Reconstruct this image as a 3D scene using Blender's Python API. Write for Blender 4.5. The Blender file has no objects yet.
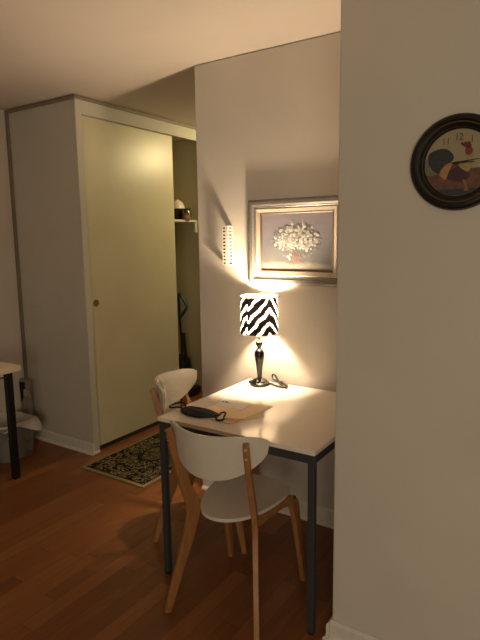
import bpy, bmesh, math, random
from mathutils import Vector, Matrix, noise
R = math.radians; PI = math.pi
scene = bpy.context.scene
COL = scene.collection

# ---------------------------------------------------------------- helpers
def obj(name, bm, mat=None, parent=None, smooth=False, angle=40):
    me = bpy.data.meshes.new(name); bmesh.ops.recalc_face_normals(bm, faces=bm.faces[:])
    bm.to_mesh(me); bm.free()
    o = bpy.data.objects.new(name, me); COL.objects.link(o)
    if mat:
        me.materials.append(mat)
    if smooth:
        for p in me.polygons: p.use_smooth = True
        me.set_sharp_from_angle(angle=R(angle))
    if parent: o.parent = parent
    return o
def tag(o, label, cat, group=None):
    o['label'] = label; o['category'] = cat
    if group: o['group'] = group
    return o
def thing(name, label, cat, loc=(0, 0, 0), rz=0, group=None):
    o = bpy.data.objects.new(name, None); COL.objects.link(o)
    o.location = loc; o.rotation_euler = (0, 0, rz); o.empty_display_size = .05
    return tag(o, label, cat, group)
def struct(name, bm, mat, parent=None, smooth=False):
    o = obj(name, bm, mat, parent, smooth)
    if not parent: o['kind'] = 'structure'
    return o
def box(bm, x0, x1, y0, y1, z0, z1, bev=0, seg=2):
    t = bmesh.new()
    bmesh.ops.create_cube(t, size=1)
    for v in t.verts:
        v.co = Vector((x0 + (v.co.x + .5) * (x1 - x0), y0 + (v.co.y + .5) * (y1 - y0), z0 + (v.co.z + .5) * (z1 - z0)))
    if bev: bmesh.ops.bevel(t, geom=t.edges[:], offset=bev, segments=seg, affect='EDGES', profile=.5)
    join(bm, t)
def join(bm, t, M=None):
    m = {}
    uv_s = t.loops.layers.uv.active
    for v in t.verts: m[v] = bm.verts.new(M @ v.co if M else v.co)
    for f in t.faces:
        try: bm.faces.new([m[v] for v in f.verts])
        except ValueError: pass
    t.free()
def boxm(*a, **k):
    bm = bmesh.new(); box(bm, *a, **k); return bm
def lathe(prof, n=48, axis='Z', M=None):
    """profile: list of (r, h); closed at ends when r == 0"""
    bm = bmesh.new(); rings = []
    def P(r, a, h):
        return Vector((r * math.cos(a), r * math.sin(a), h)) if axis == 'Z' else Vector((r * math.cos(a), -h, r * math.sin(a)))
    for r, h in prof:
        if r < 1e-6: rings.append([bm.verts.new(P(0, 0, h))])
        else: rings.append([bm.verts.new(P(r, 2 * PI * k / n, h)) for k in range(n)])
    for A, B in zip(rings, rings[1:]):
        for k in range(n):
            a, b = A[k % len(A)], A[(k + 1) % len(A)]; c, d = B[(k + 1) % len(B)], B[k % len(B)]
            vs = []
            for v in (a, b, c, d):
                if v not in vs: vs.append(v)
            if len(vs) > 2:
                try: bm.faces.new(vs)
                except ValueError: pass
    if M: bm.transform(M)
    return bm
def catmull(pts, n=8):
    pts = [Vector(p) for p in pts]; out = []
    for i in range(len(pts) - 1):
        p0 = pts[max(i - 1, 0)]; p1 = pts[i]; p2 = pts[i + 1]; p3 = pts[min(i + 2, len(pts) - 1)]
        for k in range(n):
            t = k / n
            out.append(.5 * ((2 * p1) + (p2 - p0) * t + (2 * p0 - 5 * p1 + 4 * p2 - p3) * t * t + (3 * p1 - p0 - 3 * p2 + p3) * t ** 3))
    out.append(pts[-1]); return out
def tube(pts, r, n=10, sm=8, bm=None):
    bm = bm or bmesh.new()
    P = catmull(pts, sm) if sm > 1 else [Vector(p) for p in pts]
    rings = []; up = Vector((0, 0, 1)); prev = None
    for i, p in enumerate(P):
        t = (P[min(i + 1, len(P) - 1)] - P[max(i - 1, 0)]).normalized()
        if prev is None:
            a = t.cross(up)
            if a.length < .05: a = t.cross(Vector((1, 0, 0)))
        else: a = prev - t * prev.dot(t)
        a.normalize(); b = t.cross(a); prev = a
        rr = r(i / (len(P) - 1)) if callable(r) else r
        rings.append([bm.verts.new(p + (a * math.cos(2 * PI * k / n) + b * math.sin(2 * PI * k / n)) * rr) for k in range(n)])
    for A, B in zip(rings, rings[1:]):
        for k in range(n): bm.faces.new((A[k], A[(k + 1) % n], B[(k + 1) % n], B[k]))
    bm.faces.new(rings[0]); bm.faces.new(rings[-1][::-1])
    return bm
def prism(poly, z0, z1, M=None):
    bm = bmesh.new()
    a = [bm.verts.new((x, y, z0)) for x, y in poly]; b = [bm.verts.new((x, y, z1)) for x, y in poly]
    bm.faces.new(a[::-1]); bm.faces.new(b)
    for i in range(len(a)):
        j = (i + 1) % len(a); bm.faces.new((a[i], a[j], b[j], b[i]))
    if M: bm.transform(M)
    return bm
def plank(pts, wid, thick, sub=8, lat0=(1, 0, 0)):
    """flat sawn timber: pts (x,y,z) in a nearly constant-x plane, wid = depth in that plane, thick across it"""
    P = catmull(pts, sub); W = []
    for i in range(len(wid) - 1):
        for k in range(sub):
            t = k / sub; t = t * t * (3 - 2 * t); W.append(wid[i] * (1 - t) + wid[i + 1] * t)
    W.append(wid[-1])
    bm = bmesh.new(); rings = []; c = .0025
    for i, p in enumerate(P):
        t = (P[min(i + 1, len(P) - 1)] - P[max(i - 1, 0)]).normalized()
        lat = Vector(lat0); lat = (lat - t * lat.dot(t)).normalized(); d = t.cross(lat).normalized()
        h = W[i] / 2; q = thick / 2
        pr = [(-q + c, -h), (q - c, -h), (q, -h + c), (q, h - c), (q - c, h), (-q + c, h), (-q, h - c), (-q, -h + c)]
        rings.append([bm.verts.new(p + lat * a + d * b) for a, b in pr])
    for A, B in zip(rings, rings[1:]):
        for k in range(8): bm.faces.new((A[k], A[(k + 1) % 8], B[(k + 1) % 8], B[k]))
    bm.faces.new(rings[0]); bm.faces.new(rings[-1][::-1])
    return bm

# ---------------------------------------------------------------- materials
def lin(c):
    return tuple(((x / 255) / 12.92 if x / 255 <= .04045 else ((x / 255 + .055) / 1.055) ** 2.4) for x in c) + (1,)
class NT:
    def __init__(s, name):
        s.m = bpy.data.materials.new(name); s.m.use_nodes = True; s.t = s.m.node_tree
        s.b = s.t.nodes['Principled BSDF']; s.out = s.t.nodes['Material Output']
    def n(s, typ, **k):
        x = s.t.nodes.new(typ)
        for a, b in k.items(): setattr(x, a, b)
        return x
    def l(s, a, b): s.t.links.new(a, b)
    def v(s, inp, val):
        if hasattr(val, 'is_output') or isinstance(val, bpy.types.NodeSocket): s.l(val, inp)
        else: inp.default_value = val
    def math(s, op, a, b=0., c=None):
        x = s.n('ShaderNodeMath', operation=op); s.v(x.inputs[0], a); s.v(x.inputs[1], b)
        if c is not None: s.v(x.inputs[2], c)
        return x.outputs[0]
    def coord(s, kind='Object'): return s.n('ShaderNodeTexCoord').outputs[kind]
    def sep(s, vec):
        x = s.n('ShaderNodeSeparateXYZ'); s.l(vec, x.inputs[0]); return x.outputs
    def comb(s, a, b, c):
        x = s.n('ShaderNodeCombineXYZ')
        for i, q in enumerate((a, b, c)): s.v(x.inputs[i], q)
        return x.outputs[0]
    def mapping(s, vec, scale=(1, 1, 1), rot=(0, 0, 0), loc=(0, 0, 0)):
        x = s.n('ShaderNodeMapping'); s.l(vec, x.inputs[0]); x.inputs['Scale'].default_value = scale
        x.inputs['Rotation'].default_value = rot; x.inputs['Location'].default_value = loc; return x.outputs[0]
    def noise(s, vec, scale=5, detail=3, rough=.5, dist=0.):
        x = s.n('ShaderNodeTexNoise'); s.l(vec, x.inputs['Vector']); x.inputs['Scale'].default_value = scale
        x.inputs['Detail'].default_value = detail; x.inputs['Roughness'].default_value = rough; x.inputs['Distortion'].default_value = dist
        return x.outputs['Fac']
    def ramp(s, fac, stops, interp='LINEAR'):
        x = s.n('ShaderNodeValToRGB'); s.l(fac, x.inputs[0]); cr = x.color_ramp; cr.interpolation = interp
        while len(cr.elements) < len(stops): cr.elements.new(.5)
        for e, (p, c) in zip(cr.elements, stops): e.position = p; e.color = c if len(c) == 4 else tuple(c) + (1,)
        return x.outputs[0]
    def mix(s, fac, a, b, mode='MIX'):
        x = s.n('ShaderNodeMix', data_type='RGBA', blend_type=mode); s.v(x.inputs[0], fac); s.v(x.inputs[6], a); s.v(x.inputs[7], b)
        return x.outputs[2]
    def base(s, c): s.v(s.b.inputs['Base Color'], c)
    def set(s, rough=.5, metal=0., spec=.5, coat=0.):
        s.b.inputs['Roughness'].default_value = rough; s.b.inputs['Metallic'].default_value = metal
        s.b.inputs['Specular IOR Level'].default_value = spec; s.b.inputs['Coat Weight'].default_value = coat
    def bump(s, h, strength=.2, dist=.01):
        x = s.n('ShaderNodeBump'); x.inputs['Strength'].default_value = strength; x.inputs['Distance'].default_value = dist
        s.l(h, x.inputs['Height']); s.l(x.outputs[0], s.b.inputs['Normal'])
def plain(name, c, rough=.5, metal=0., var=.06, scale=30, bump=0., spec=.5, coat=0.):
    m = NT(name); co = m.coord(); n = m.noise(co, scale, 4)
    c4 = lin(c); d = tuple(max(0, x * (1 - var)) for x in c4[:3]) + (1,); u = tuple(min(1, x * (1 + var)) for x in c4[:3]) + (1,)
    m.base(m.ramp(n, [(.3, d), (.7, u)])); m.set(rough, metal, spec, coat)
    if bump: m.bump(n, bump, .004)
    return m.m
def wall_mat(name, c, rough=.75, b=.25, spec=.3):
    m = NT(name); co = m.coord()
    big = m.noise(co, 2.2, 3); fine = m.noise(co, 55, 4, .6)
    c4 = lin(c); d = tuple(x * .94 for x in c4[:3]) + (1,)
    m.base(m.ramp(big, [(.35, d), (.65, c4)])); m.set(rough, spec=spec)
    mid = m.noise(co, 9, 3)
    h = m.math('ADD', m.math('MULTIPLY', fine, .35), m.math('MULTIPLY', mid, .65)); m.bump(h, b, .006)
    return m.m
def wood_mat(name, c1, c2, scale=(40, 40, 4), rough=.45):
    m = NT(name); co = m.mapping(m.coord(), scale); n = m.noise(co, 1., 5, .6, .6)
    m.base(m.ramp(n, [(.3, lin(c1)), (.7, lin(c2))])); m.set(rough); m.bump(n, .06, .002); return m.m

WALL = wall_mat('wall paint', (205, 197, 186))
CLOCKWALL = wall_mat('clock wall paint', (205, 197, 184))
CEIL = wall_mat('ceiling paint', (214, 202, 190), b=.12)
CLOSET = wall_mat('closet paint', (196, 190, 178), b=.1)
HALL = wall_mat('closet inside paint', (200, 190, 150), b=.1)
DOORM = NT('sliding door gloss paint'); _c = DOORM.coord(); _n = DOORM.noise(_c, 3, 3)
DOORM.base(DOORM.ramp(_n, [(.3, lin((198, 188, 156))), (.7, lin((206, 196, 164)))])); DOORM.set(.34, spec=.45)
DOORM.bump(DOORM.noise(_c, 14, 3), .12, .004); DOORM = DOORM.m
TRIM = plain('white trim paint', (214, 208, 196), .45, bump=.05)
TAUPE = plain('taupe edge trim', (128, 112, 90), .5)
DARK = plain('black plastic', (14, 13, 13), .4)

def floor_mat():
    m = NT('laminate floor'); co = m.coord(); x, y, z = m.sep(co)
    w, L = .075, .95
    row = m.math('FLOOR', m.math('DIVIDE', x, w))
    wn = m.n('ShaderNodeTexWhiteNoise', noise_dimensions='1D'); m.l(row, wn.inputs['W'])
    yy = m.math('ADD', m.math('DIVIDE', y, L), m.math('MULTIPLY', wn.outputs['Value'], 7.3))
    col = m.math('FLOOR', yy)
    w2 = m.n('ShaderNodeTexWhiteNoise', noise_dimensions='2D'); m.l(m.comb(row, col, 0.), w2.inputs['Vector'])
    r = w2.outputs['Value']
    gco = m.mapping(m.comb(x, m.math('ADD', y, m.math('MULTIPLY', r, 13.)), m.math('MULTIPLY', r, 9.)), (26, 2.2, 1))
    g = m.noise(gco, 1.5, 6, .62, .8); g2 = m.noise(m.mapping(gco, (4, 1.5, 1)), 2.5, 4, .6, .3)
    tone = m.math('ADD', m.math('MULTIPLY', r, .5), m.math('MULTIPLY', g, .5))
    c = m.ramp(tone, [(.1, lin((106, 62, 31))), (.4, lin((122, 73, 37))), (.65, lin((138, 84, 44))), (.95, lin((156, 99, 56)))])
    c = m.mix(m.math('MULTIPLY', m.math('GREATER_THAN', g2, .60), .22), c, lin((68, 36, 17)))
    fx = m.math('FRACT', m.math('DIVIDE', x, w)); fy = m.math('FRACT', yy)
    ex = m.math('LESS_THAN', m.math('MINIMUM', fx, m.math('SUBTRACT', 1., fx)), .014)
    ey = m.math('LESS_THAN', m.math('MINIMUM', fy, m.math('SUBTRACT', 1., fy)), .0022)
    seam = m.math('MAXIMUM', ex, ey)
    c = m.mix(m.math('MULTIPLY', seam, .5), c, lin((38, 19, 9)))
    m.base(c); m.set(.38, spec=.4); m.bump(m.math('SUBTRACT', g, seam), .05, .002)
    return m.m
FLOOR = floor_mat()

# ---------------------------------------------------------------- dimensions from the photograph
H = 2.436; YW = 2.46; XW = -1.894; XK = -.730; YK = 1.715
XC = -2.87; YC = 2.463; XL = -3.605; YE = 4.15; HEAD = 2.322

# ---------------------------------------------------------------- setting
struct('floor', boxm(-4, 2.4, -2.2, 4.6, -.05, 0), FLOOR)
bm = bmesh.new(); bmesh.ops.create_grid(bm, x_segments=90, y_segments=90, size=.5)
for v in bm.verts: v.co = Vector((-4 + (v.co.x + .5) * 6.4, -2.2 + (v.co.y + .5) * 6.8, H + .004 * (noise.noise(Vector((v.co.x * 9, v.co.y * 9, 2))))))
r = bmesh.ops.extrude_face_region(bm, geom=bm.faces[:])
for v in [g for g in r['geom'] if isinstance(g, bmesh.types.BMVert)]: v.co.z = H + .08
struct('ceiling', bm, CEIL, smooth=True)
struct('wall_back', boxm(XW, XK, YW, YW + .12, 0, H - .001, bev=.006), WALL)
struct('wall_right', boxm(XK, 2.4, YK, YW + .12, 0, H - .001, bev=.006), CLOCKWALL)
struct('wall_left', boxm(XL - .1, XL, -2.2, 4.4, 0, H - .001), WALL)
struct('wall_closet', boxm(XL, XC, YC, YC + .052, 0, H - .001, bev=.004), CLOSET)
struct('wall_closet_end', boxm(XL, XC, YE, YE + .08, 0, H - .001), HALL)
struct('wall_hall_end', boxm(XC, XW + .6, 4.35, 4.43, 0, H - .001), WALL)
def base_prof(length, h=.09, t=.012):
    """baseboard running along +X from 0, back on y=0, front towards -Y, with a shoe moulding"""
    prof = [(0, 0), (-t - .014, 0), (-t - .014, .006), (-t - .010, .014), (-t - .001, .019), (-t, .021), (-t, h - .012), (-t + .005, h - .003), (-t + .008, h), (0, h)]
    bm = bmesh.new(); A = [bm.verts.new((0, y, z)) for y, z in prof]; B = [bm.verts.new((length, y, z)) for y, z in prof]
    bm.faces.new(A); bm.faces.new(B[::-1])
    for i in range(len(A)):
        j = (i + 1) % len(A); bm.faces.new((A[i], B[i], B[j], A[j]))
    return bm
def baseboard(name, x, y, length, rz=0, h=.09):
    o = struct(name, base_prof(length, h), TRIM); o.location = (x, y, 0); o.rotation_euler = (0, 0, rz); return o
baseboard('baseboard_back', XW, YW - .0005, XK - XW - .001, h=.095)
baseboard('baseboard_right', XK - .0005, YK - .0005, 2.4 - XK, h=.078)
baseboard('baseboard_nook', XK - .0005, YW - .03, YW - .03 - YK + .0265, rz=-PI / 2, h=.078)
baseboard('baseboard_closet', XL + .001, YC - .0005, XC - XL + .010, h=.08)
bm = boxm(XC + .0005, XC + .014, YC - .026, YC + .045, 0, .022, bev=.004)
struct('trim_3', bm, TRIM)                                        # little block at the closet corner
def strip(name, *a, mat=TAUPE): return struct(name, boxm(*a, bev=.003), mat)
strip('trim_1', XL + .0005, XL + .032, YC - .014, YC - .0005, .09, H - .03)            # upright strip where closet meets wall_left
strip('trim_2', XL + .0005, XC + .012, YC - .014, YC - .0005, H - .028, H - .006)      # along the ceiling, closet side
strip('trim_4', XC + .0005, XC + .012, YC, YE, H - .026, H - .006)                     # along the ceiling, closet front
strip('trim_5', XC - .014, XC + .003, YC - .0045, YC - .0005, .09, H - .03, mat=CLOSET)
struct('wall_closet_header', boxm(XC - .03, XC, YC + .0525, YE - .0005, HEAD, H - .001, bev=.003), CLOSET)
d = struct('door_1', boxm(XC - .062, XC - .034, YC + .054, 3.462, .028, HEAD + .02, bev=.003), DOORM)
M = Matrix.Translation((XC - .0335, 2.582, 1.069)) @ Matrix.Rotation(PI / 2, 4, 'Y')
o = obj('finger_pull', lathe([(0, .0006), (.017, .0006), (.019, .003), (.023, .0036), (.0255, .002), (.026, 0)], 32, M=M), plain('brass pull', (150, 128, 84), .35, .6), d, True)
struct('trim_6', boxm(XC - .09, XC - .03, YC + .0525, YE - .0005, 0.0005, .006), plain('dark door track', (40, 30, 22), .6))
# closet shelf
sh = thing('closet_shelf', 'white painted shelf board crossing the open closet high above the vacuum', 'shelf', (-3.4, YE, 1.66))
W2 = plain('shelf paint', (222, 214, 190), .5)
obj('board', boxm(-.203, .2, -1.55, -.001, 0.004, .024, bev=.002), W2, sh)
obj('cleat', boxm(.176, .199, -.030, -.001, -.092, .003, bev=.002), W2, sh)

# ---------------------------------------------------------------- things on the shelf
zs = 1.685
tinm = plain('dark tin', (46, 40, 36), .35, .5)
t = thing('storage_tin', 'dark round storage tin on the closet shelf next to the sliding door', 'tin', (-3.325, 4.0, zs))
obj('can', lathe([(0, 0), (.052, 0), (.054, .004), (.054, .088), (.052, .09), (0, .09)], 32), tinm, t, True)
obj('lid', lathe([(0, .103), (.05, .103), (.0565, .100), (.0565, .084), (.0545, .084)], 32), DARK, t, True)
t = thing('glass_jar', 'small brown glass jar with dark lid on the closet shelf', 'jar', (-3.205, 4.0, zs))
jar = NT('brown jar'); jar.base(jar.ramp(jar.noise(jar.coord(), 25, 2), [(.4, lin((70, 48, 30))), (.55, lin((150, 120, 80)))])); jar.set(.15, spec=.6)
obj('jar_body', lathe([(0, 0), (.038, 0), (.041, .006), (.041, .066), (.034, .08), (.034, .083), (0, .083)], 32), jar.m, t, True)
obj('lid', lathe([(0, .1), (.034, .1), (.037, .097), (.037, .083), (.0345, .0825)], 32), DARK, t, True)
t = thing('round_bowl', 'white upturned round bowl resting on the dark tin in the closet', 'bowl', (-3.318, 4.0, zs + .1035))
obj('bowl', lathe([(0.066, 0), (.07, .002), (.066, .03), (.052, .058), (.03, .074), (.018, .078), (.018, .084), (0, .084)], 40), plain('white ceramic', (236, 226, 200), .35), t, True)

# ---------------------------------------------------------------- vacuum in the closet
t = thing('vacuum_cleaner', 'black upright vacuum with teal handle loop standing in the open closet', 'vacuum cleaner', (-3.27, 3.95, 0))
obj('floor_head', boxm(-.13, .14, -.15, .11, .012, .085, bev=.02, seg=3), DARK, t, True)
bd = lathe([(0, .07), (.075, .075), (.088, .12), (.09, .26), (.082, .34), (.06, .385), (.03, .405), (0, .408)], 32)
obj('body', bd, DARK, t, True)
obj('dust_cup', lathe([(.091, .15), (.094, .16), (.094, .24), (.091, .25)], 32), plain('smoky plastic', (30, 30, 32), .15), t, True)
obj('handle_tube', tube([(-.02, .03, .34), (-.03, .03, .55), (-.045, .03, .76)], .011, 12), DARK, t, True)
obj('handle_grip', tube([(-.045, .03, .745), (.01, .03, .81), (.045, .03, .86), (.03, .03, .90), (-.03, .03, .985), (-.05, .03, .96), (-.046, .03, .86), (-.045, .03, .76)], .0125, 12), plain('teal plastic', (24, 78, 84), .4), t, True)
obj('wand', tube([(.075, -.03, .30), (.062, -.03, .45), (.045, -.03, .62)], lambda s: .014 + .003 * s, 12), DARK, t, True)

# ---------------------------------------------------------------- rug
def rug_mat():
    m = NT('floral rug'); co = m.coord(); x, y, z = m.sep(co)
    hx, hy = .285, .46
    dx = m.math('SUBTRACT', hx, m.math('ABSOLUTE', x)); dy = m.math('SUBTRACT', hy, m.math('ABSOLUTE', y)); d = m.math('MINIMUM', dx, dy)
    vo = m.n('ShaderNodeTexVoronoi'); m.l(co, vo.inputs['Vector']); vo.inputs['Scale'].default_value = 26
    n1 = m.noise(co, 27, 2, .5, 1.2); n2 = m.noise(m.mapping(co, loc=(3, 1, 0)), 30, 2, .5, 2.)
    f = m.ramp(n1, [(.0, lin((22, 21, 18))), (.49, lin((26, 24, 20))), (.51, lin((120, 108, 74))), (.57, lin((150, 138, 108))), (.61, lin((60, 66, 46))), (.66, lin((24, 24, 20)))])
    f = m.mix(m.math('MULTIPLY', m.math('LESS_THAN', vo.outputs['Distance'], .22), .7), f, lin((134, 100, 74)))
    f = m.mix(m.math('MULTIPLY', m.math('GREATER_THAN', n2, .60), .75), f, lin((20, 20, 18)))
    # medallion
    rr = m.math('SQRT', m.math('ADD', m.math('POWER', m.math('DIVIDE', x, .10), 2.), m.math('POWER', m.math('DIVIDE', y, .15), 2.)))
    band = m.math('LESS_THAN', m.math('ABSOLUTE', m.math('SUBTRACT', rr, 1.)), .09)
    ins = m.math('LESS_THAN', rr, .92)
    f = m.mix(m.math('MULTIPLY', ins, .35), f, lin((110, 96, 70)))
    f = m.mix(m.math('MULTIPLY', band, .8), f, lin((26, 26, 22)))
    # guard stripes and beige edge
    g1 = m.math('LESS_THAN', m.math('ABSOLUTE', m.math('SUBTRACT', d, .088)), .004)
    f = m.mix(m.math('MULTIPLY', g1, .8), f, lin((120, 106, 76)))
    g2 = m.math('LESS_THAN', d, .036); f = m.mix(g2, f, lin((20, 19, 16)))
    g3 = m.math('LESS_THAN', d, .026); f = m.mix(g3, f, lin((142, 124, 94)))
    m.base(f); m.set(.95, spec=.1); m.bump(m.noise(co, 300, 2), .4, .002); return m.m
rug = obj('doormat_rug', boxm(-.285, .285, -.46, .46, 0, .008, bev=.003), rug_mat())
rug.location = (-2.487, 2.712, .0005)
tag(rug, 'small dark floral rug with beige border in front of the sliding door', 'rug')

# ---------------------------------------------------------------- dining table
TX, TY, TS, TZ = -1.5395, 1.679, .75, .74
STEEL = plain('dark grey powder coated steel', (58, 61, 63), .42, .1, var=.04)
tb = thing('dining_table', 'square white table with dark grey steel legs against the wall under the lamp', 'table', (TX + TS / 2, TY + TS / 2, 0))
TOPM = NT('glossy white laminate'); TOPM.base(TOPM.ramp(TOPM.noise(TOPM.coord(), 4, 3), [(.3, lin((226, 216, 204))), (.7, lin((232, 222, 210)))])); TOPM.set(.12, spec=1.0); TOPM = TOPM.m
h = TS / 2
obj('tabletop', boxm(-h, h, -h, h, TZ - .018, TZ, bev=.0015), TOPM, tb)
ap = bmesh.new(); i = h - .004; a = .022; zt, zb = TZ - .0185, TZ - .052
box(ap, -i + .026, i - .026, -i, -i + a, zb, zt); box(ap, -i + .026, i - .026, i - a, i, zb, zt)
box(ap, -i, -i + a, -i + .026, i - .026, zb, zt); box(ap, i - a, i, -i + .026, i - .026, zb, zt)
obj('apron_frame', ap, STEEL, tb)
for sx in (-1, 1):
    for sy in (-1, 1):
        x0, x1 = sorted((sx * i, sx * (i - .026))); y0, y1 = sorted((sy * i, sy * (i - .026)))
        lg = obj('leg', boxm(x0, x1, y0, y1, .008, zt, bev=.002), STEEL, tb)
        obj('foot', boxm(x0 + .002, x1 - .002, y0 + .002, y1 - .002, 0, .0079, bev=.001), DARK, lg)

# ---------------------------------------------------------------- dining chairs
BEECH = wood_mat('beech', (138, 92, 52), (166, 116, 68), (60, 60, 7), .42)
SHELL = plain('white lacquered plywood', (208, 200, 186), .38, var=.02)
def backrest_bm():
    bm = bmesh.new(); NU, NV = 56, 14; Wd = .225
    F = []; Bk = []
    def pt(u, v, off):
        x = Wd * u; y = -.070 + .12 * abs(u) ** 1.9
        dy = .12 * 1.9 * abs(u) ** .9 * (1 if u > 0 else -1) / Wd
        nrm = Vector((-dy, 1, 0)).normalized()
        a = abs(u)
        zt = .806 - .022 * a ** 9
        dep = .172 * max(0., 1 - a ** 2.5) ** .52 + .006
        z = zt - dep * v
        lean = (.80 - z) * .16
        return Vector((x, y + lean, z)) + nrm * off
    def grid(off):
        return [[bm.verts.new(pt(-1 + 2 * ui / NU if True else 0, vi / NV, off)) for vi in range(NV + 1)] for ui in range(NU + 1)]
    A = grid(0.); B = grid(.011)
    for i in range(NU):
        for j in range(NV):
            bm.faces.new((A[i][j], A[i + 1][j], A[i + 1][j + 1], A[i][j + 1])); bm.faces.new((B[i][j], B[i][j + 1], B[i + 1][j + 1], B[i + 1][j]))
    for i in range(NU):
        bm.faces.new((A[i][0], B[i][0], B[i + 1][0], A[i + 1][0])); bm.faces.new((A[i][NV], A[i + 1][NV], B[i + 1][NV], B[i][NV]))
    for j in range(NV):
        bm.faces.new((A[0][j], A[0][j + 1], B[0][j + 1], B[0][j])); bm.faces.new((A[NU][j], B[NU][j], B[NU][j + 1], A[NU][j + 1]))
    return bm
def seat_bm():
    bm = bmesh.new(); N = 44
    y0, y1, W = .012, .425, .170
    ring = []
    for k in range(N + 1):
        t = .5 - .5 * math.cos(PI * k / N)
        w = W * math.sqrt(max(0, 1 - (1 - t) ** 2.6)) * max(0, 1 - t ** 12) ** .5 * (1 - .0 * t)
        ring.append((w, y0 + (y1 - y0) * t))
    NX = 16; top = []; bot = []
    for w, y in ring:
        rt = []; rb = []
        for i in range(NX + 1):
            x = w * (-1 + 2 * i / NX)
            z = .452 - .010 * max(0, 1 - (x / W) ** 2) * math.sin(PI * min(1, max(0, (y - y0) / (y1 - y0)))) 
            rt.append(bm.verts.new((x, y, z))); rb.append(bm.verts.new((x, y, z - .014)))
        top.append(rt); bot.append(rb)
    for k in range(N):
        for i in range(NX):
            bm.faces.new((top[k][i], top[k][i + 1], top[k + 1][i + 1], top[k + 1][i])); bm.faces.new((bot[k][i], bot[k + 1][i], bot[k + 1][i + 1], bot[k][i + 1]))
        bm.faces.new((top[k][0], top[k + 1][0], bot[k + 1][0], bot[k][0])); bm.faces.new((top[k][NX], bot[k][NX], bot[k + 1][NX], top[k + 1][NX]))
    bmesh.ops.remove_doubles(bm, verts=bm.verts[:], dist=1e-5)
    return bm
BOLT = plain('bronze bolt', (84, 58, 36), .35, .6)
def make_chair(label, loc, rz, group):
    t = thing('dining_chair', label, 'chair', loc, rz, group)
    obj('seat', seat_bm(), SHELL, t, True, 50)
    obj('backrest', backrest_bm(), SHELL, t, True, 50)
    for s in (-1, 1):
        L = obj('leg', plank([(s * .171, -.025, .783), (s * .164, .005, .67), (s * .155, .050, .53), (s * .145, .084, .43), (s * .153, .070, .33), (s * .180, .024, .17), (s * .208, -.024, .0005)],
                             [.026, .034, .044, .058, .048, .036, .024], .022, lat0=(math.cos(R(27)), s * math.sin(R(27)), 0)), BEECH, t, True, 30)
        for zz, yy in ((.770, -.0245), (.732, -.0165)):
            Mx = Matrix.Translation((s * (.1755 - (.79 - zz) * .075), yy - .006, zz)) @ Matrix.Rotation(s * R(27), 4, 'Z') @ Matrix.Rotation(R(-14), 4, 'X')
            obj('bolt', lathe([(0, .006), (.0055, .006), (.0065, .004), (.0065, -.004), (0, -.004)], 16, 'Y', Mx), BOLT, L, True)
        L = obj('leg', plank([(s * .140, .110, .421), (s * .146, .19, .421), (s * .158, .28, .421), (s * .168, .335, .416), (s * .1735, .368, .382), (s * .177, .385, .305), (s * .183, .413, .15), (s * .188, .440, .0005)],
                             [.030, .027, .030, .046, .058, .046, .034, .024], .022), BEECH, t, True, 30)
        Mx = Matrix.Translation((s * .181, .358, .425)) @ Matrix.Rotation(s * PI / 2, 4, 'Y')
        obj('bolt', lathe([(0, .004), (.007, .004), (.008, .001), (.008, -.004), (0, -.004)], 16, M=Mx), BOLT, L, True)
    return t
def dup(root, loc, rz, label):
    r = root.copy(); COL.objects.link(r); r.location = loc; r.rotation_euler = (0, 0, rz); r['label'] = label
    for ch in list(root.children):
        c = ch.copy(); COL.objects.link(c); c.parent = r
        for g in list(ch.children):
            d = g.copy(); COL.objects.link(d); d.parent = c
    return r
GR = 'white shell dining chairs at the table'
ch = make_chair('white curved-back chair with beech legs at the table front, its back to the viewer', (-1.146, 1.525, 0), R(2.5), GR)
dup(ch, (-1.785, 2.06, 0), R(-73), 'white curved-back beech chair at the table side nearer the rug, seen from its front')

# ---------------------------------------------------------------- table lamp
LX, LY = -1.424, 2.348
lamp = thing('table_lamp', 'black table lamp with zebra stripe drum shade on the white table', 'lamp', (LX, LY, TZ + .0005))
BLK = plain('glossy black lacquer', (10, 9, 9), .18, var=.02, coat=.3)
obj('base', lathe([(0, 0), (.05, 0), (.053, .003), (.053, .012), (.048, .017), (.042, .019), (.040, .026), (.030, .032), (.016, .036), (.013, .042), (0, .042)], 48), BLK, lamp, True)
obj('stem', lathe([(0, .040), (.0125, .042), (.0125, .05), (.014, .07), (.018, .105), (.0245, .140), (.0275, .160), (.0262, .174), (.019, .187), (.0125, .194), (.0105, .199), (.013, .207), (.0175, .214), (.0195, .222), (.0165, .231), (.010, .237), (.008, .246), (.008, .33), (0, .332)], 40), BLK, lamp, True)
obj('socket', lathe([(0, .325), (.016, .327), (.017, .335), (.017, .362), (0, .364)], 24), plain('socket brass', (150, 120, 70), .4, .6), lamp, True)
SR0, SR1, SZ0, SZ1 = .0985, .0955, .274, .468
def shade_bm():
    bm = bmesh.new(); uvl = bm.loops.layers.uv.new('UVMap'); n = 96; m = 10
    def ring(dr, z, f): return [bm.verts.new(((SR0 + (SR1 - SR0) * f + dr) * math.cos(2 * PI * k / n), (SR0 + (SR1 - SR0) * f + dr) * math.sin(2 * PI * k / n), z)) for k in range(n)]
    O = [ring(0, SZ0 + (SZ1 - SZ0) * j / m, j / m) for j in range(m + 1)]
    for j in range(m):
        for k in range(n):
            f = bm.faces.new((O[j][k], O[j][(k + 1) % n], O[j + 1][(k + 1) % n], O[j + 1][k]))
            for lp, (uu, vv) in zip(f.loops, ((k, j), (k + 1, j), (k + 1, j + 1), (k, j + 1))): lp[uvl].uv = (uu / n, vv / m)
    return bm
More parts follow.
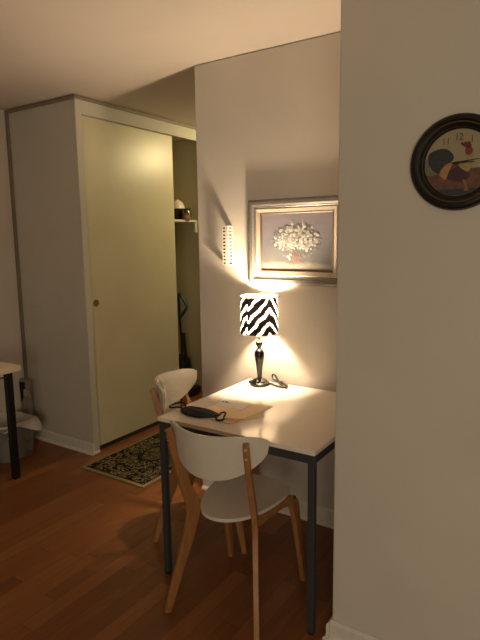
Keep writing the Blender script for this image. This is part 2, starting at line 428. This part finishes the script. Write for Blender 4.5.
def shade_mat():
    m = NT('zebra fabric'); uv = m.coord('UV'); u, v, _ = m.sep(uv)
    # angle measured from the seam
    ang = m.math('FRACT', m.math('SUBTRACT', u, SEAM)); ang = m.math('SUBTRACT', ang, m.math('MULTIPLY', m.math('GREATER_THAN', ang, .8), .86))                       # 0..1 around from the seam
    nz = m.n('ShaderNodeTexNoise'); m.l(m.mapping(m.comb(ang, v, 0.), (7, 2.2, 1)), nz.inputs['Vector']); nz.inputs['Scale'].default_value = 1.6; nz.inputs['Detail'].default_value = 2.
    tri = m.math('ABSOLUTE', m.math('SUBTRACT', m.math('FRACT', m.math('DIVIDE', m.math('ADD', ang, PER / 2 - PEAK), PER)), .5))    # 0 at chevron peak
    ph = m.math('ADD', m.math('MULTIPLY', v, 3.1), m.math('MULTIPLY', tri, 3.9))
    ph = m.math('ADD', ph, m.math('MULTIPLY', nz.outputs['Fac'], .8))
    st = m.math('PINGPONG', ph, .5)
    k = m.n('ShaderNodeMapRange'); m.l(st, k.inputs[0]); k.inputs[1].default_value = .335; k.inputs[2].default_value = .36
    fac = k.outputs[0]
    col = m.mix(fac, lin((4, 3, 3)), lin((246, 240, 230)))
    geo = m.n('ShaderNodeNewGeometry'); lined = m.mix(geo.outputs['Backfacing'], col, lin((244, 238, 228)))   # plain white lining inside
    d = m.n('ShaderNodeBsdfDiffuse'); m.l(lined, d.inputs[0]); tr = m.n('ShaderNodeBsdfTranslucent'); m.l(col, tr.inputs[0])
    mx = m.n('ShaderNodeMixShader'); mx.inputs[0].default_value = .2; m.l(d.outputs[0], mx.inputs[1]); m.l(tr.outputs[0], mx.inputs[2])
    m.l(mx.outputs[0], m.out.inputs[0]); m.t.nodes.remove(m.b); return m.m
# direction from lamp to viewer, as an angle fraction around the shade
va = math.atan2(-LY, -LX)
SEAM = ((va - R(38)) / (2 * PI)) % 1.0
PEAK = R(70) / (2 * PI); PER = R(132) / (2 * PI)
sh_o = obj('lamp_shade', shade_bm(), shade_mat(), lamp, True)
trimm = NT('shade rim tape'); trimm.base(lin((240, 232, 220))); trimm.set(.7); trimm = trimm.m
for zc, rr in ((SZ0, SR0), (SZ1, SR1)):
    obj('rim', (lathe([(rr - .002, zc - .003), (rr + .0015, zc - .003), (rr + .0015, zc + .003), (rr - .002, zc + .003), (rr - .002, zc - .003)], 96)), trimm, sh_o, True)
sp = bmesh.new()
for k in range(3):
    an = 2 * PI * k / 3 + .4
    tube([(.012 * math.cos(an), .012 * math.sin(an), .34), (.0955 * math.cos(an), .0955 * math.sin(an), SZ1 - .002)], .0016, 6, 1, sp)
obj('spider', sp, plain('wire', (150, 145, 138), .3, .8), sh_o, True)
BULB_Z = .400
blb = NT('lit bulb glass'); blb.b.inputs['Emission Color'].default_value = (1, .775, .52, 1); blb.b.inputs['Emission Strength'].default_value = 1200; blb.base(lin((255, 240, 220))); blb = blb.m
obj('bulb', lathe([(0, .366), (.012, .367), (.014, .372), (.024, .382), (.031, .396), (.0315, .406), (.027, .420), (.016, .431), (0, .435)], 20), blb, lamp, True)
obj('cord', tube([(.040, .02, .006), (.055, .03, .006), (.085, .01, .006), (.135, .000, .006), (.150, .025, .008), (.10, .055, .010), (.045, .070, .020), (.035, .075, .040), (.055, .068, .042), (.10, .035, .014), (.145, .000, .008), (.155, .012, .007), (.12, .045, .010), (.085, .065, .012), (.09, .085, .006)], .0052, 8, 10), DARK, lamp, True)
obj('switch', boxm(-.062, -.040, -.012, .012, .003, .018, bev=.003), DARK, lamp, True)

# ---------------------------------------------------------------- papers and mask on the table
PAPER = plain('manila paper', (226, 196, 154), .7, var=.03)
def sheet(name, poly, z, label, cat, mat, curl=.0, group=None):
    cx = sum(q[0] for q in poly) / len(poly); cy = sum(q[1] for q in poly) / len(poly)
    o = obj(name, prism([(q[0] - cx, q[1] - cy) for q in poly], 0, .0012), mat)
    o.location = (cx, cy, z); return tag(o, label, cat, group)
sheet('manila_folder', [(-1.37, 2.035), (-1.143, 1.925), (-1.206, 1.785), (-1.415, 1.88)], TZ + .0005, 'buff paper folder underneath, its corner sticking out toward the table edge', 'folder', PAPER)
env = sheet('manila_envelope', [(-1.405, 2.04), (-1.176, 2.052), (-1.208, 1.762), (-1.44, 1.775)], TZ + .002, 'open buff envelope lying under the black mask and white card', 'envelope', plain('buff paper', (236, 210, 172), .7, var=.03))
ec = Vector((-1.30725, 1.90725, 0))
fl = obj('flap', prism([(-1.268 - ec.x, 1.812 - ec.y), (-1.19 - ec.x, 1.838 - ec.y), (-1.206 - ec.x, 1.800 - ec.y), (-1.225 - ec.x, 1.786 - ec.y), (-1.27 - ec.x, 1.79 - ec.y)], .0013, .0023), plain('orange brown flap', (186, 130, 66), .6), env)
fl['label'] = 'orange brown flap'
cp = [(-1.413, 1.931), (-1.435, 2.026), (-1.28, 2.031), (-1.272, 1.939)]
card = sheet('greeting_card', cp, TZ + .0036, 'small white card with a dark printed mark on the envelope', 'card', plain('white card', (246, 240, 236), .6, var=.02))
pm = lathe([(.006, .0013), (.010, .0013), (.010, .0018), (.006, .0018), (.006, .0013)], 20, M=Matrix.Translation((-.055, .016, 0)) @ Matrix.Diagonal((1.5, 1, 1, 1)))
join(pm, boxm(-.052, -.03, .008, .012, .0013, .0018)); join(pm, boxm(-.045, -.028, .016, .019, .0013, .0018))
obj('printed_mark', pm, plain('ink', (60, 50, 46), .6), card)
mk = thing('face_mask', 'black cloth face mask lying at the corner of the white table', 'mask', (-1.408, 1.806, TZ + .0045), R(-2))
BLACKF = plain('black cloth', (20, 20, 24), .85, var=.2, scale=120, bump=.3)
bm = bmesh.new(); NU, NV = 40, 20; top = []; bot = []
for i in range(NU + 1):
    u = -1 + 2 * i / NU; hw = .016 + .036 * (1 - abs(u) ** 2.2); rt = []; rb = []
    for j in range(NV + 1):
        v = -1 + 2 * j / NV
        z = .004 + .017 * (1 - v * v) * (1 - abs(u) ** 3) + .0028 * math.sin(v * 12 + u * 1.5) * (1 - v * v) * (1 - u * u)
        rt.append(bm.verts.new((.102 * u, hw * v + .012 * u * u - .006, z))); rb.append(bm.verts.new((.102 * u, hw * v + .012 * u * u - .006, 0)))
    top.append(rt); bot.append(rb)
for i in range(NU):
    for j in range(NV):
        bm.faces.new((top[i][j], top[i + 1][j], top[i + 1][j + 1], top[i][j + 1])); bm.faces.new((bot[i][j], bot[i][j + 1], bot[i + 1][j + 1], bot[i + 1][j]))
for i in range(NU):
    bm.faces.new((top[i][0], bot[i][0], bot[i + 1][0], top[i + 1][0])); bm.faces.new((top[i][NV], top[i + 1][NV], bot[i + 1][NV], bot[i][NV]))
for j in range(NV):
    bm.faces.new((top[0][j], top[0][j + 1], bot[0][j + 1], bot[0][j])); bm.faces.new((top[NU][j], bot[NU][j], bot[NU][j + 1], top[NU][j + 1]))
obj('mask_body', bm, BLACKF, mk, True, 60)
obj('ear_loop', tube([(-.098, .022, .008), (-.125, .045, .010), (-.155, .058, .006), (-.172, .035, .004), (-.168, -.005, .004), (-.145, -.025, .005), (-.118, -.012, .008), (-.098, -.004, .008)], .0042, 8), BLACKF, mk, True)
obj('ear_loop', tube([(.098, .022, .008), (.112, .030, .014), (.128, .022, .014), (.136, .000, .006), (.150, -.022, .004), (.142, -.040, .004), (.124, -.038, .005), (.112, -.018, .008), (.098, -.004, .008)], .0042, 8), BLACKF, mk, True)

# ---------------------------------------------------------------- framed painting
PX0, PX1, PZ0, PZ1 = -1.541, -.990, 1.262, 1.700
pc = thing('framed_painting', 'flower still life in wide silver frame on the wall above the lamp', 'picture', ((PX0 + PX1) / 2, YW - .0005, (PZ0 + PZ1) / 2))
fw, fh = (PX1 - PX0) / 2, (PZ1 - PZ0) / 2
def frame_bm(prof, w, h):
    """prof: list of (inset from outer edge, projection)"""
    bm = bmesh.new(); R_ = []
    for ins, pr in prof:
        x, z = w - ins, h - ins
        R_.append([bm.verts.new(c) for c in ((-x, -pr, -z), (x, -pr, -z), (x, -pr, z), (-x, -pr, z))])
    for A, B in zip(R_, R_[1:]):
        for k in range(4): bm.faces.new((A[k], A[(k + 1) % 4], B[(k + 1) % 4], B[k]))
    A, B = R_[-1], R_[0]
    for k in range(4): bm.faces.new((A[k], A[(k + 1) % 4], B[(k + 1) % 4], B[k]))
    return bm
SILV = NT('brushed silver frame'); n_ = SILV.noise(SILV.mapping(SILV.coord(), (30, 30, 30)), 3, 4, .6)
SILV.base(SILV.ramp(n_, [(.3, lin((118, 113, 107))), (.7, lin((132, 127, 120)))])); SILV.set(.38, .35); SILV = SILV.m
obj('frame', frame_bm([(0, 0), (0, .018), (.004, .026), (.012, .030), (.026, .028), (.036, .022), (.040, .022), (.044, .018), (.044, 0)], fw, fh), SILV, pc, True, 20)
obj('liner', frame_bm([(.0445, 0), (.0445, .019), (.050, .021), (.068, .015), (.068, 0)], fw, fh), plain('cream gilt liner', (186, 170, 152), .5, .0), pc)
obj('inner_slip', frame_bm([(.0685, 0), (.0685, .016), (.0715, .016), (.077, .012), (.077, 0)], fw, fh), plain('dark slip', (100, 82, 64), .5), pc)
cw, chh = fw - .0775, fh - .0775
cv = NT('painted canvas'); co = cv.coord(); x, y, z = cv.sep(co)
g = cv.math('ADD', cv.math('DIVIDE', z, chh * 2), .5)
nn = cv.noise(cv.mapping(co, (9, 9, 9)), 1.2, 4, .6, .8)
g2 = cv.math('ADD', g, cv.math('MULTIPLY', cv.math('SUBTRACT', nn, .5), .22))
cv.base(cv.ramp(g2, [(0, lin((120, 114, 106))), (.07, lin((124, 118, 110))), (.15, lin((84, 84, 80))), (.5, lin((112, 110, 116))), (1, lin((146, 138, 146)))])); cv.set(.55); cv.bump(cv.noise(co, 400, 2), .15, .001)
can = obj('canvas', boxm(-cw, cw, -.009, -.001, -chh, chh), cv.m, pc)
rnd = random.Random(7)
def blob(bm, cx, cz, r, y, n=9, j=.35):
    vs = [bm.verts.new((cx + r * (1 + j * (rnd.random() - .5)) * math.cos(2 * PI * k / n), y, cz + r * (1 + j * (rnd.random() - .5)) * math.sin(2 * PI * k / n))) for k in range(n)]
    c = bm.verts.new((cx, y - .0008, cz))
    for k in range(n): bm.faces.new((vs[k], vs[(k + 1) % n], c))
FCX, FCZ = .0, .012
lv = bmesh.new()
for _ in range(230):
    a = rnd.uniform(0, 2 * PI); q = math.sqrt(rnd.random()) ; blob(lv, FCX + .140 * q * math.cos(a), FCZ + .088 * q * math.sin(a) - .004, rnd.uniform(.006, .012), -.0094, 6, .9)
obj('painted_leaves', lv, plain('painted leaf greens', (106, 106, 108), .6, var=.3, scale=60), can)
vz = bmesh.new(); t0 = bmesh.new()
vv = [t0.verts.new(q) for q in ((-.022, -.0103, -.052), (.024, -.0103, -.052), (.016, -.0103, -.112), (-.012, -.0103, -.112))]; t0.faces.new(vv); join(vz, t0)
obj('painted_vase', vz, plain('painted terracotta', (112, 88, 80), .6, var=.25, scale=40), can)
fa = bmesh.new(); fb = bmesh.new()
for k in range(230):
    a = rnd.uniform(0, 2 * PI); q = math.sqrt(rnd.random()); q = q if q < .8 or rnd.random() < .45 else q * .7
    blob(fa if k % 3 else fb, FCX + .128 * q * math.cos(a), FCZ + .072 * q * math.sin(a) + .002 - .008 * math.cos(2 * a) * q, rnd.uniform(.0055, .0120) * (1.2 - .45 * q), -.0099 - .0002 * (k % 7), 8, .7)
for dx, dz in ((-.03, -.075), (-.035, -.095), (-.075, -.05), (.06, -.055), (.085, -.045), (-.10, .0), (.115, -.01), (-.09, .045), (.09, .06), (-.02, .09), (.04, .082), (-.045, -.085)):
    blob(fa, FCX + dx, FCZ + dz, rnd.uniform(.006, .009), -.0099, 8, .7)
obj('painted_petals', fa, plain('painted white petals', (176, 172, 166), .6, var=.12, scale=80), can)
obj('painted_buds', fb, plain('painted cream petals', (138, 134, 126), .6, var=.2, scale=80), can)

# ---------------------------------------------------------------- slotted wall box
vb = thing('wall_vent_box', 'narrow white slotted box on the wall left of the picture', 'vent', (-1.6775, YW - .0005, 1.465))
VW = plain('white vent metal', (226, 218, 206), .5)
def slotted(bm, axis, w0, w1, t0, t1, z0, z1, n, bar, ml, mr):
    """plate with n horizontal slots; w = width range, t = thickness range"""
    def B(a0, a1, c0, c1):
        if axis == 'X': box(bm, a0, a1, t0, t1, c0, c1)
        else: box(bm, t0, t1, a0, a1, c0, c1)
    ml *= w1 - w0; mr *= w1 - w0
    B(w0, w0 + ml, z0, z1); B(w1 - mr, w1, z0, z1)
    s = (z1 - z0) / n
    for k in range(n + 1):
        c = z0 + k * s; B(w0 + ml, w1 - mr, max(z0, c - s * bar), min(z1, c + s * bar))
fp = bmesh.new(); slotted(fp, 'X', -.0185, .0185, -.042, -.040, -.104, .104, 11, .27, .10, .48)
obj('front_grille', fp, VW, vb)
obj('slot_shade_sheet', boxm(-.0165, .0165, -.0398, -.0385, -.104, .104), DARK, vb)  # black sheet added behind the front slots, as the hollow box's shaded inside
sg = bmesh.new(); slotted(sg, 'Y', -.0395, 0, .0170, .0185, -.104, .104, 11, .13, .1, .08)
obj('side_grille', sg, VW, vb)
for z0 in (.1042, -.106): obj('end_cap', boxm(-.0185, .0185, -.042, 0, z0, z0 + .0018), VW, vb)

# ---------------------------------------------------------------- wall clock
ck = thing('wall_clock', 'round black rimmed rooster wall clock on the plain right wall', 'clock', (-.351, YK - .0005, 1.712))
RIM = NT('aged black bronze'); n_ = RIM.noise(RIM.coord(), 40, 4)
RIM.base(RIM.ramp(n_, [(.35, lin((22, 19, 16))), (.7, lin((36, 31, 25)))])); RIM.set(.35, .2); RIM = RIM.m
obj('rim', lathe([(.097, 0), (.138, 0), (.1405, .004), (.1405, .012), (.137, .022), (.130, .028), (.123, .029), (.118, .026), (.115, .0235), (.1125, .024), (.109, .022), (.104, .017), (.1005, .0165), (.098, .0135), (.097, .0085), (.097, 0)], 96, 'Y'), RIM, ck, True, 25)
obj('bezel', lathe([(.1128, .0245), (.1145, .0262), (.1168, .0262), (.118, .0245), (.1128, .0245)], 96, 'Y'), plain('antique gold', (80, 70, 48), .4, .4), ck, True)
DC = .0085
def disc_face(poly, lay, mat, name, parent):
    bm = prism([(x, z) for x, z in poly], 0, .0004, Matrix.Translation((0, -(DC + .0004 * lay), 0)) @ Matrix.Rotation(PI / 2, 4, 'X'))
    return obj(name, bm, mat, parent)
cream = plain('dial cream', (150, 138, 108), .6, var=.08, scale=20)
dial = obj('dial', lathe([(0, 0), (.0968, 0), (.0968, DC), (0, DC)], 64, 'Y'), cream, ck)
RD = .0962
def arc_clip(zmin, zmax, n=24):
    pts = []
    a0, a1 = math.asin(max(-1, zmin / RD)), math.asin(min(1, zmax / RD))
    for k in range(n + 1): a = a0 + (a1 - a0) * k / n; pts.append((RD * math.cos(a), RD * math.sin(a)))
    for k in range(n + 1): a = a1 + (a0 - a1) * k / n; pts.append((-RD * math.cos(a), RD * math.sin(a)))
    return pts
ground = plain('painted earth red', (98, 62, 48), .6, var=.35, scale=70)
disc_face(arc_clip(-RD * .9999, -.018), 1, ground, 'painted_ground', dial)
disc_face(arc_clip(-RD * .9999, -.076), 2, plain('painted teal strip', (40, 46, 48), .6), 'painted_strip', dial)
def smooth_poly(pts, n=6):
    P = [Vector((x, z, 0)) for x, z in pts]; out = []; N = len(P)
    for i in range(N):
        p0, p1, p2, p3 = P[i - 1], P[i], P[(i + 1) % N], P[(i + 2) % N]
        for k in range(n):
            t = k / n; q = .5 * ((2 * p1) + (p2 - p0) * t + (2 * p0 - 5 * p1 + 4 * p2 - p3) * t * t + (3 * p1 - p0 - 3 * p2 + p3) * t ** 3); out.append((q.x, q.y))
    return out
S = 1 / 1900.      # painted shapes are drawn from the zoomed photograph: centre (325,322), dial radius 190
def P_(pts): return smooth_poly([((x - 325) / 1900., (322 - z) / 1900.) for x, z in pts])
for nm, pts, lay, c in (
    ('painted_bush', [(150, 290), (175, 285), (205, 320), (215, 370), (190, 385), (150, 380), (142, 340)], 2, (108, 104, 74)),
    ('painted_tail', [(165, 262), (200, 244), (250, 240), (290, 265), (300, 300), (270, 330), (240, 350), (230, 375), (200, 368), (170, 330), (160, 295)], 3, (38, 46, 44)),
    ('painted_body', [(250, 330), (300, 320), (345, 330), (385, 365), (395, 400), (370, 425), (330, 432), (285, 420), (250, 385)], 4, (92, 48, 40)),
    ('painted_saddle', [(240, 350), (275, 322), (298, 326), (280, 360), (262, 412), (240, 400), (226, 380)], 5, (158, 118, 74)),
    ('painted_wing', [(285, 365), (330, 345), (372, 372), (385, 405), (350, 425), (300, 415), (270, 405)], 5, (58, 32, 30)),
    ('painted_neck', [(330, 335), (362, 300), (372, 262), (395, 262), (402, 300), (400, 345), (380, 375), (350, 360)], 6, (150, 128, 84)),
    ('painted_head', [(362, 250), (380, 240), (398, 250), (402, 268), (388, 285), (370, 282), (362, 268)], 7, (116, 44, 34)),
    ('painted_comb', [(335, 222), (345, 212), (352, 222), (360, 210), (370, 218), (380, 210), (390, 225), (392, 240), (375, 246), (355, 238)], 7, (96, 30, 26)),
    ('painted_legs', [(352, 420), (372, 425), (380, 462), (388, 478), (362, 478), (368, 460)], 6, (120, 92, 50))):
    disc_face(P_(pts), lay, plain(nm.replace('_', ' '), c, .6, var=.2, scale=90), nm, dial)
INK = plain('numeral ink', (34, 30, 28), .6)
def numeral(txt, ang, size=.030, r=.073):
    cu = bpy.data.curves.new('numeral', 'FONT'); cu.body = txt; cu.size = size; cu.align_x = 'CENTER'; cu.align_y = 'CENTER'; cu.extrude = .0002
    cu.offset = -.0003
    tmp = bpy.data.objects.new('tmp', cu); COL.objects.link(tmp)
    dg = bpy.context.evaluated_depsgraph_get(); me = bpy.data.meshes.new_from_object(tmp.evaluated_get(dg)); bpy.data.objects.remove(tmp)
    me.name = 'numeral'; o = bpy.data.objects.new('numeral', me); COL.objects.link(o); me.materials.append(INK); o.parent = dial
    o.rotation_euler = (PI / 2, 0, 0); o.scale = (.82, 1, 1); o.location = (r * math.sin(ang), -(DC + .0012), r * math.cos(ang)); return o
for t_, hr in (('11', -1), ('12', 0), ('1', 1), ('2', 2)): numeral(t_, hr * PI / 6)
HANDM = plain('black hand', (12, 11, 10), .4)
hb = prism([(-.018, -.0016), (-.018, .0016), (.0, .0022), (.074, .0005), (.074, -.0005), (.0, -.0022)], 0, .0006)
obj('minute_hand', hb, HANDM, ck).matrix_local = Matrix.Translation((0, -(DC + .0062), 0)) @ Matrix.Rotation(PI / 2, 4, 'X') @ Matrix.Rotation(R(6), 4, 'Z')
hb = prism([(-.012, -.002), (-.012, .002), (.0, .0028), (.048, .0007), (.048, -.0007), (.0, -.0028)], 0, .0006)
obj('hour_hand', hb, HANDM, ck).matrix_local = Matrix.Translation((0, -(DC + .0050), 0)) @ Matrix.Rotation(PI / 2, 4, 'X') @ Matrix.Rotation(R(-2), 4, 'Z')
obj('hand_pin', lathe([(0, DC + .008), (.003, DC + .0078), (.0036, DC + .006), (.0036, DC), (0, DC)], 20, 'Y'), HANDM, ck, True)

ck.scale = (.98, 1, .98)

# ---------------------------------------------------------------- desk, bin and board by the left wall
dk = thing('desk', 'white topped desk with black legs cut off by the left edge', 'desk', (XL, 0, 0))
DX = -2.945 - XL; obj('desktop', boxm(.004, DX, .85, 1.983, .705, .74, bev=.002), plain('desk laminate', (226, 206, 180), .4, var=.03), dk)
for x in (.06, DX - .082):
    for y in (.90, 1.912): obj('leg', boxm(x, x + .04, y, y + .04, .0, .7045, bev=.003), DARK, dk)
bn = thing('waste_bin', 'clear grey plastic wastebasket with white liner bag under the desk', 'waste bin', (-3.40, 2.145, 0))
def taper(w0, d0, w1, d1, z0, z1, th=.003):
    bm = bmesh.new()
    def ring(w, d, z):
        n = 8; out = []; r = .05
        for sx, sy, a0 in ((1, 1, 0), (-1, 1, 90), (-1, -1, 180), (1, -1, 270)):
            for k in range(n + 1):
                a = R(a0 + 90 * k / n); out.append(bm.verts.new((sx * (w - r) + r * math.cos(a), sy * (d - r) + r * math.sin(a), z)))
        return out
    L = [ring(w1, d1, z1), ring(w0, d0, z0), ring(w0 - th, d0 - th, z0 + .004), ring(w1 - th, d1 - th, z1)]
    L = [L[3], L[0], L[1]], L
    A = L[1]
    for a, b in ((0, 1), (2, 3), (3, 0)):
        P, Q = A[a], A[b]
        for k in range(len(P)): bm.faces.new((P[k], P[(k + 1) % len(P)], Q[(k + 1) % len(P)], Q[k]))
    bm.faces.new(A[1]); bm.faces.new(A[2])
    return bm
cl = NT('clear grey plastic'); cl.base(cl.ramp(cl.noise(cl.coord(), 6, 2), [(.3, lin((128, 126, 120))), (.7, lin((150, 148, 140)))])); cl.set(.25, spec=.5); cl.b.inputs['Alpha'].default_value = .62
obj('bin_body', taper(.135, .125, .160, .146, .0005, .25), cl.m, bn, True)
bag = NT('thin white bag'); bag.base(lin((206, 198, 188))); bag.set(.5); bag.b.inputs['Transmission Weight'].default_value = 0
bag.bump(bag.noise(bag.coord(), 30, 3, .6, 1.), .6, .01); bag = bag.m
bm = bmesh.new(); n = 72; rings = []
for j, (f, z) in enumerate(((.93, .05), (.945, .15), (.955, .254), (1.0, .264), (1.04, .260), (1.045, .246), (1.05, .236))):
    rg = []
    for k in range(n):
        a = 2 * PI * k / n; ca, sa = math.cos(a), math.sin(a)
        e = (abs(ca) ** 5 + abs(sa) ** 5) ** (-1 / 5)
        wob = noise.noise(Vector((ca * 2.2, sa * 2.2, z * 6)))
        zz = z
        if j >= 5: zz = z + .03 * noise.noise(Vector((ca * 1.7 + 4, sa * 1.7, 1))) - (.05 * max(0, math.cos(a - R(40))) ** 4 if j == 6 else 0)
        k2 = f + (.012 * wob if j >= 3 else .0)
        if j >= 5: k2 += .16 * max(0, math.cos(a - R(40))) ** 6 * (j - 3.6) / 1.5
        s = (.135 + .025 * min(z, .25) / .25) * k2
        s2 = (.125 + .021 * min(z, .25) / .25) * k2
        rg.append(bm.verts.new((s * e * ca * .98, s2 * e * sa * .98, zz)))
    rings.append(rg)
for A, B in zip(rings, rings[1:]):
    for k in range(n): bm.faces.new((A[k], A[(k + 1) % n], B[(k + 1) % n], B[k]))
obj('liner_bag', bm, bag, bn, True, 80)
fb_ = thing('folding_board', 'slim pale folded board with black strap and paper tag in the closet corner', 'board', (-3.555, 2.40, 0))
obj('panel', boxm(-.046, .046, 0, .045, .0005, .472, bev=.006), plain('pale grey board', (150, 140, 122), .6), fb_)
st = prism([(-.040, .448), (.026, .452), (.022, .385), (.002, .34), (-.026, .285), (-.034, .36)], 0, .004, Matrix.Translation((0, -.0005, 0)) @ Matrix.Rotation(PI / 2, 4, 'X'))
obj('strap', st, plain('black webbing', (10, 10, 10), .8), fb_)
tg = prism([(.016, .395), (.040, .405), (.054, .385), (.082, .402), (.094, .345), (.070, .362), (.042, .342), (.010, .350)], 0, .003, Matrix.Translation((0, -.006, 0)) @ Matrix.Rotation(PI / 2, 4, 'X'))
obj('paper_tag', tg, plain('paper tag', (180, 168, 148), .7), fb_)
pcord = obj('power_cord', tube([(XL + .006, 1.75, .50), (XL + .006, 1.95, .478), (XL + .008, 2.12, .497), (XL + .008, 2.26, .507), (XL + .008, 2.33, .50)], .005, 8), DARK)
tag(pcord, 'thin black cord running low along the wall behind the desk leg', 'cord')

# ---------------------------------------------------------------- camera
f_px = 537.07; pit, yaw, rol, ch_ = R(8.5727), R(33.3029), R(-.7733), 1.4997
fwv = Vector((-math.sin(yaw) * math.cos(pit), math.cos(yaw) * math.cos(pit), -math.sin(pit)))
rt = Vector((math.cos(yaw), math.sin(yaw), 0)); up = rt.cross(fwv)
r2 = rt * math.cos(rol) + up * math.sin(rol); u2 = up * math.cos(rol) - rt * math.sin(rol)
cam = bpy.data.cameras.new('camera'); co_ = bpy.data.objects.new('camera', cam); COL.objects.link(co_)
mw = Matrix((r2, u2, -fwv)).transposed().to_4x4(); mw.translation = (0, 0, ch_); co_.matrix_world = mw
cam.sensor_fit = 'VERTICAL'; cam.sensor_height = 32; cam.lens = f_px / 640 * 32; cam.clip_start = .05
scene.camera = co_

# ---------------------------------------------------------------- light
def area(name, loc, target, size, power, color, sy=None):
    l = bpy.data.lights.new(name, 'AREA'); l.energy = power; l.color = color; l.size = size
    if sy: l.shape = 'RECTANGLE'; l.size_y = sy
    o = bpy.data.objects.new(name, l); COL.objects.link(o); o.location = loc
    o.rotation_euler = (Vector(target) - Vector(loc)).to_track_quat('-Z', 'Y').to_euler(); return o
area('hall lamp', (-2.05, 4.15, 2.30), (-2.87, 3.6, 1.5), .2, 12, (1, .81, .42))
area('room lamp', (1.1, -2.1, 1.25), (-.6, 1.7, 1.4), 1.3, 47, (1, .86, .64))
w = bpy.data.worlds.new('world'); scene.world = w; w.use_nodes = True
w.node_tree.nodes['Background'].inputs[0].default_value = (1, .82, .6, 1); w.node_tree.nodes['Background'].inputs[1].default_value = .045
vs = scene.view_settings; vs.view_transform = 'Standard'; vs.look = 'None'; vs.gamma = 1; vs.exposure = 0; vs.use_curve_mapping = False
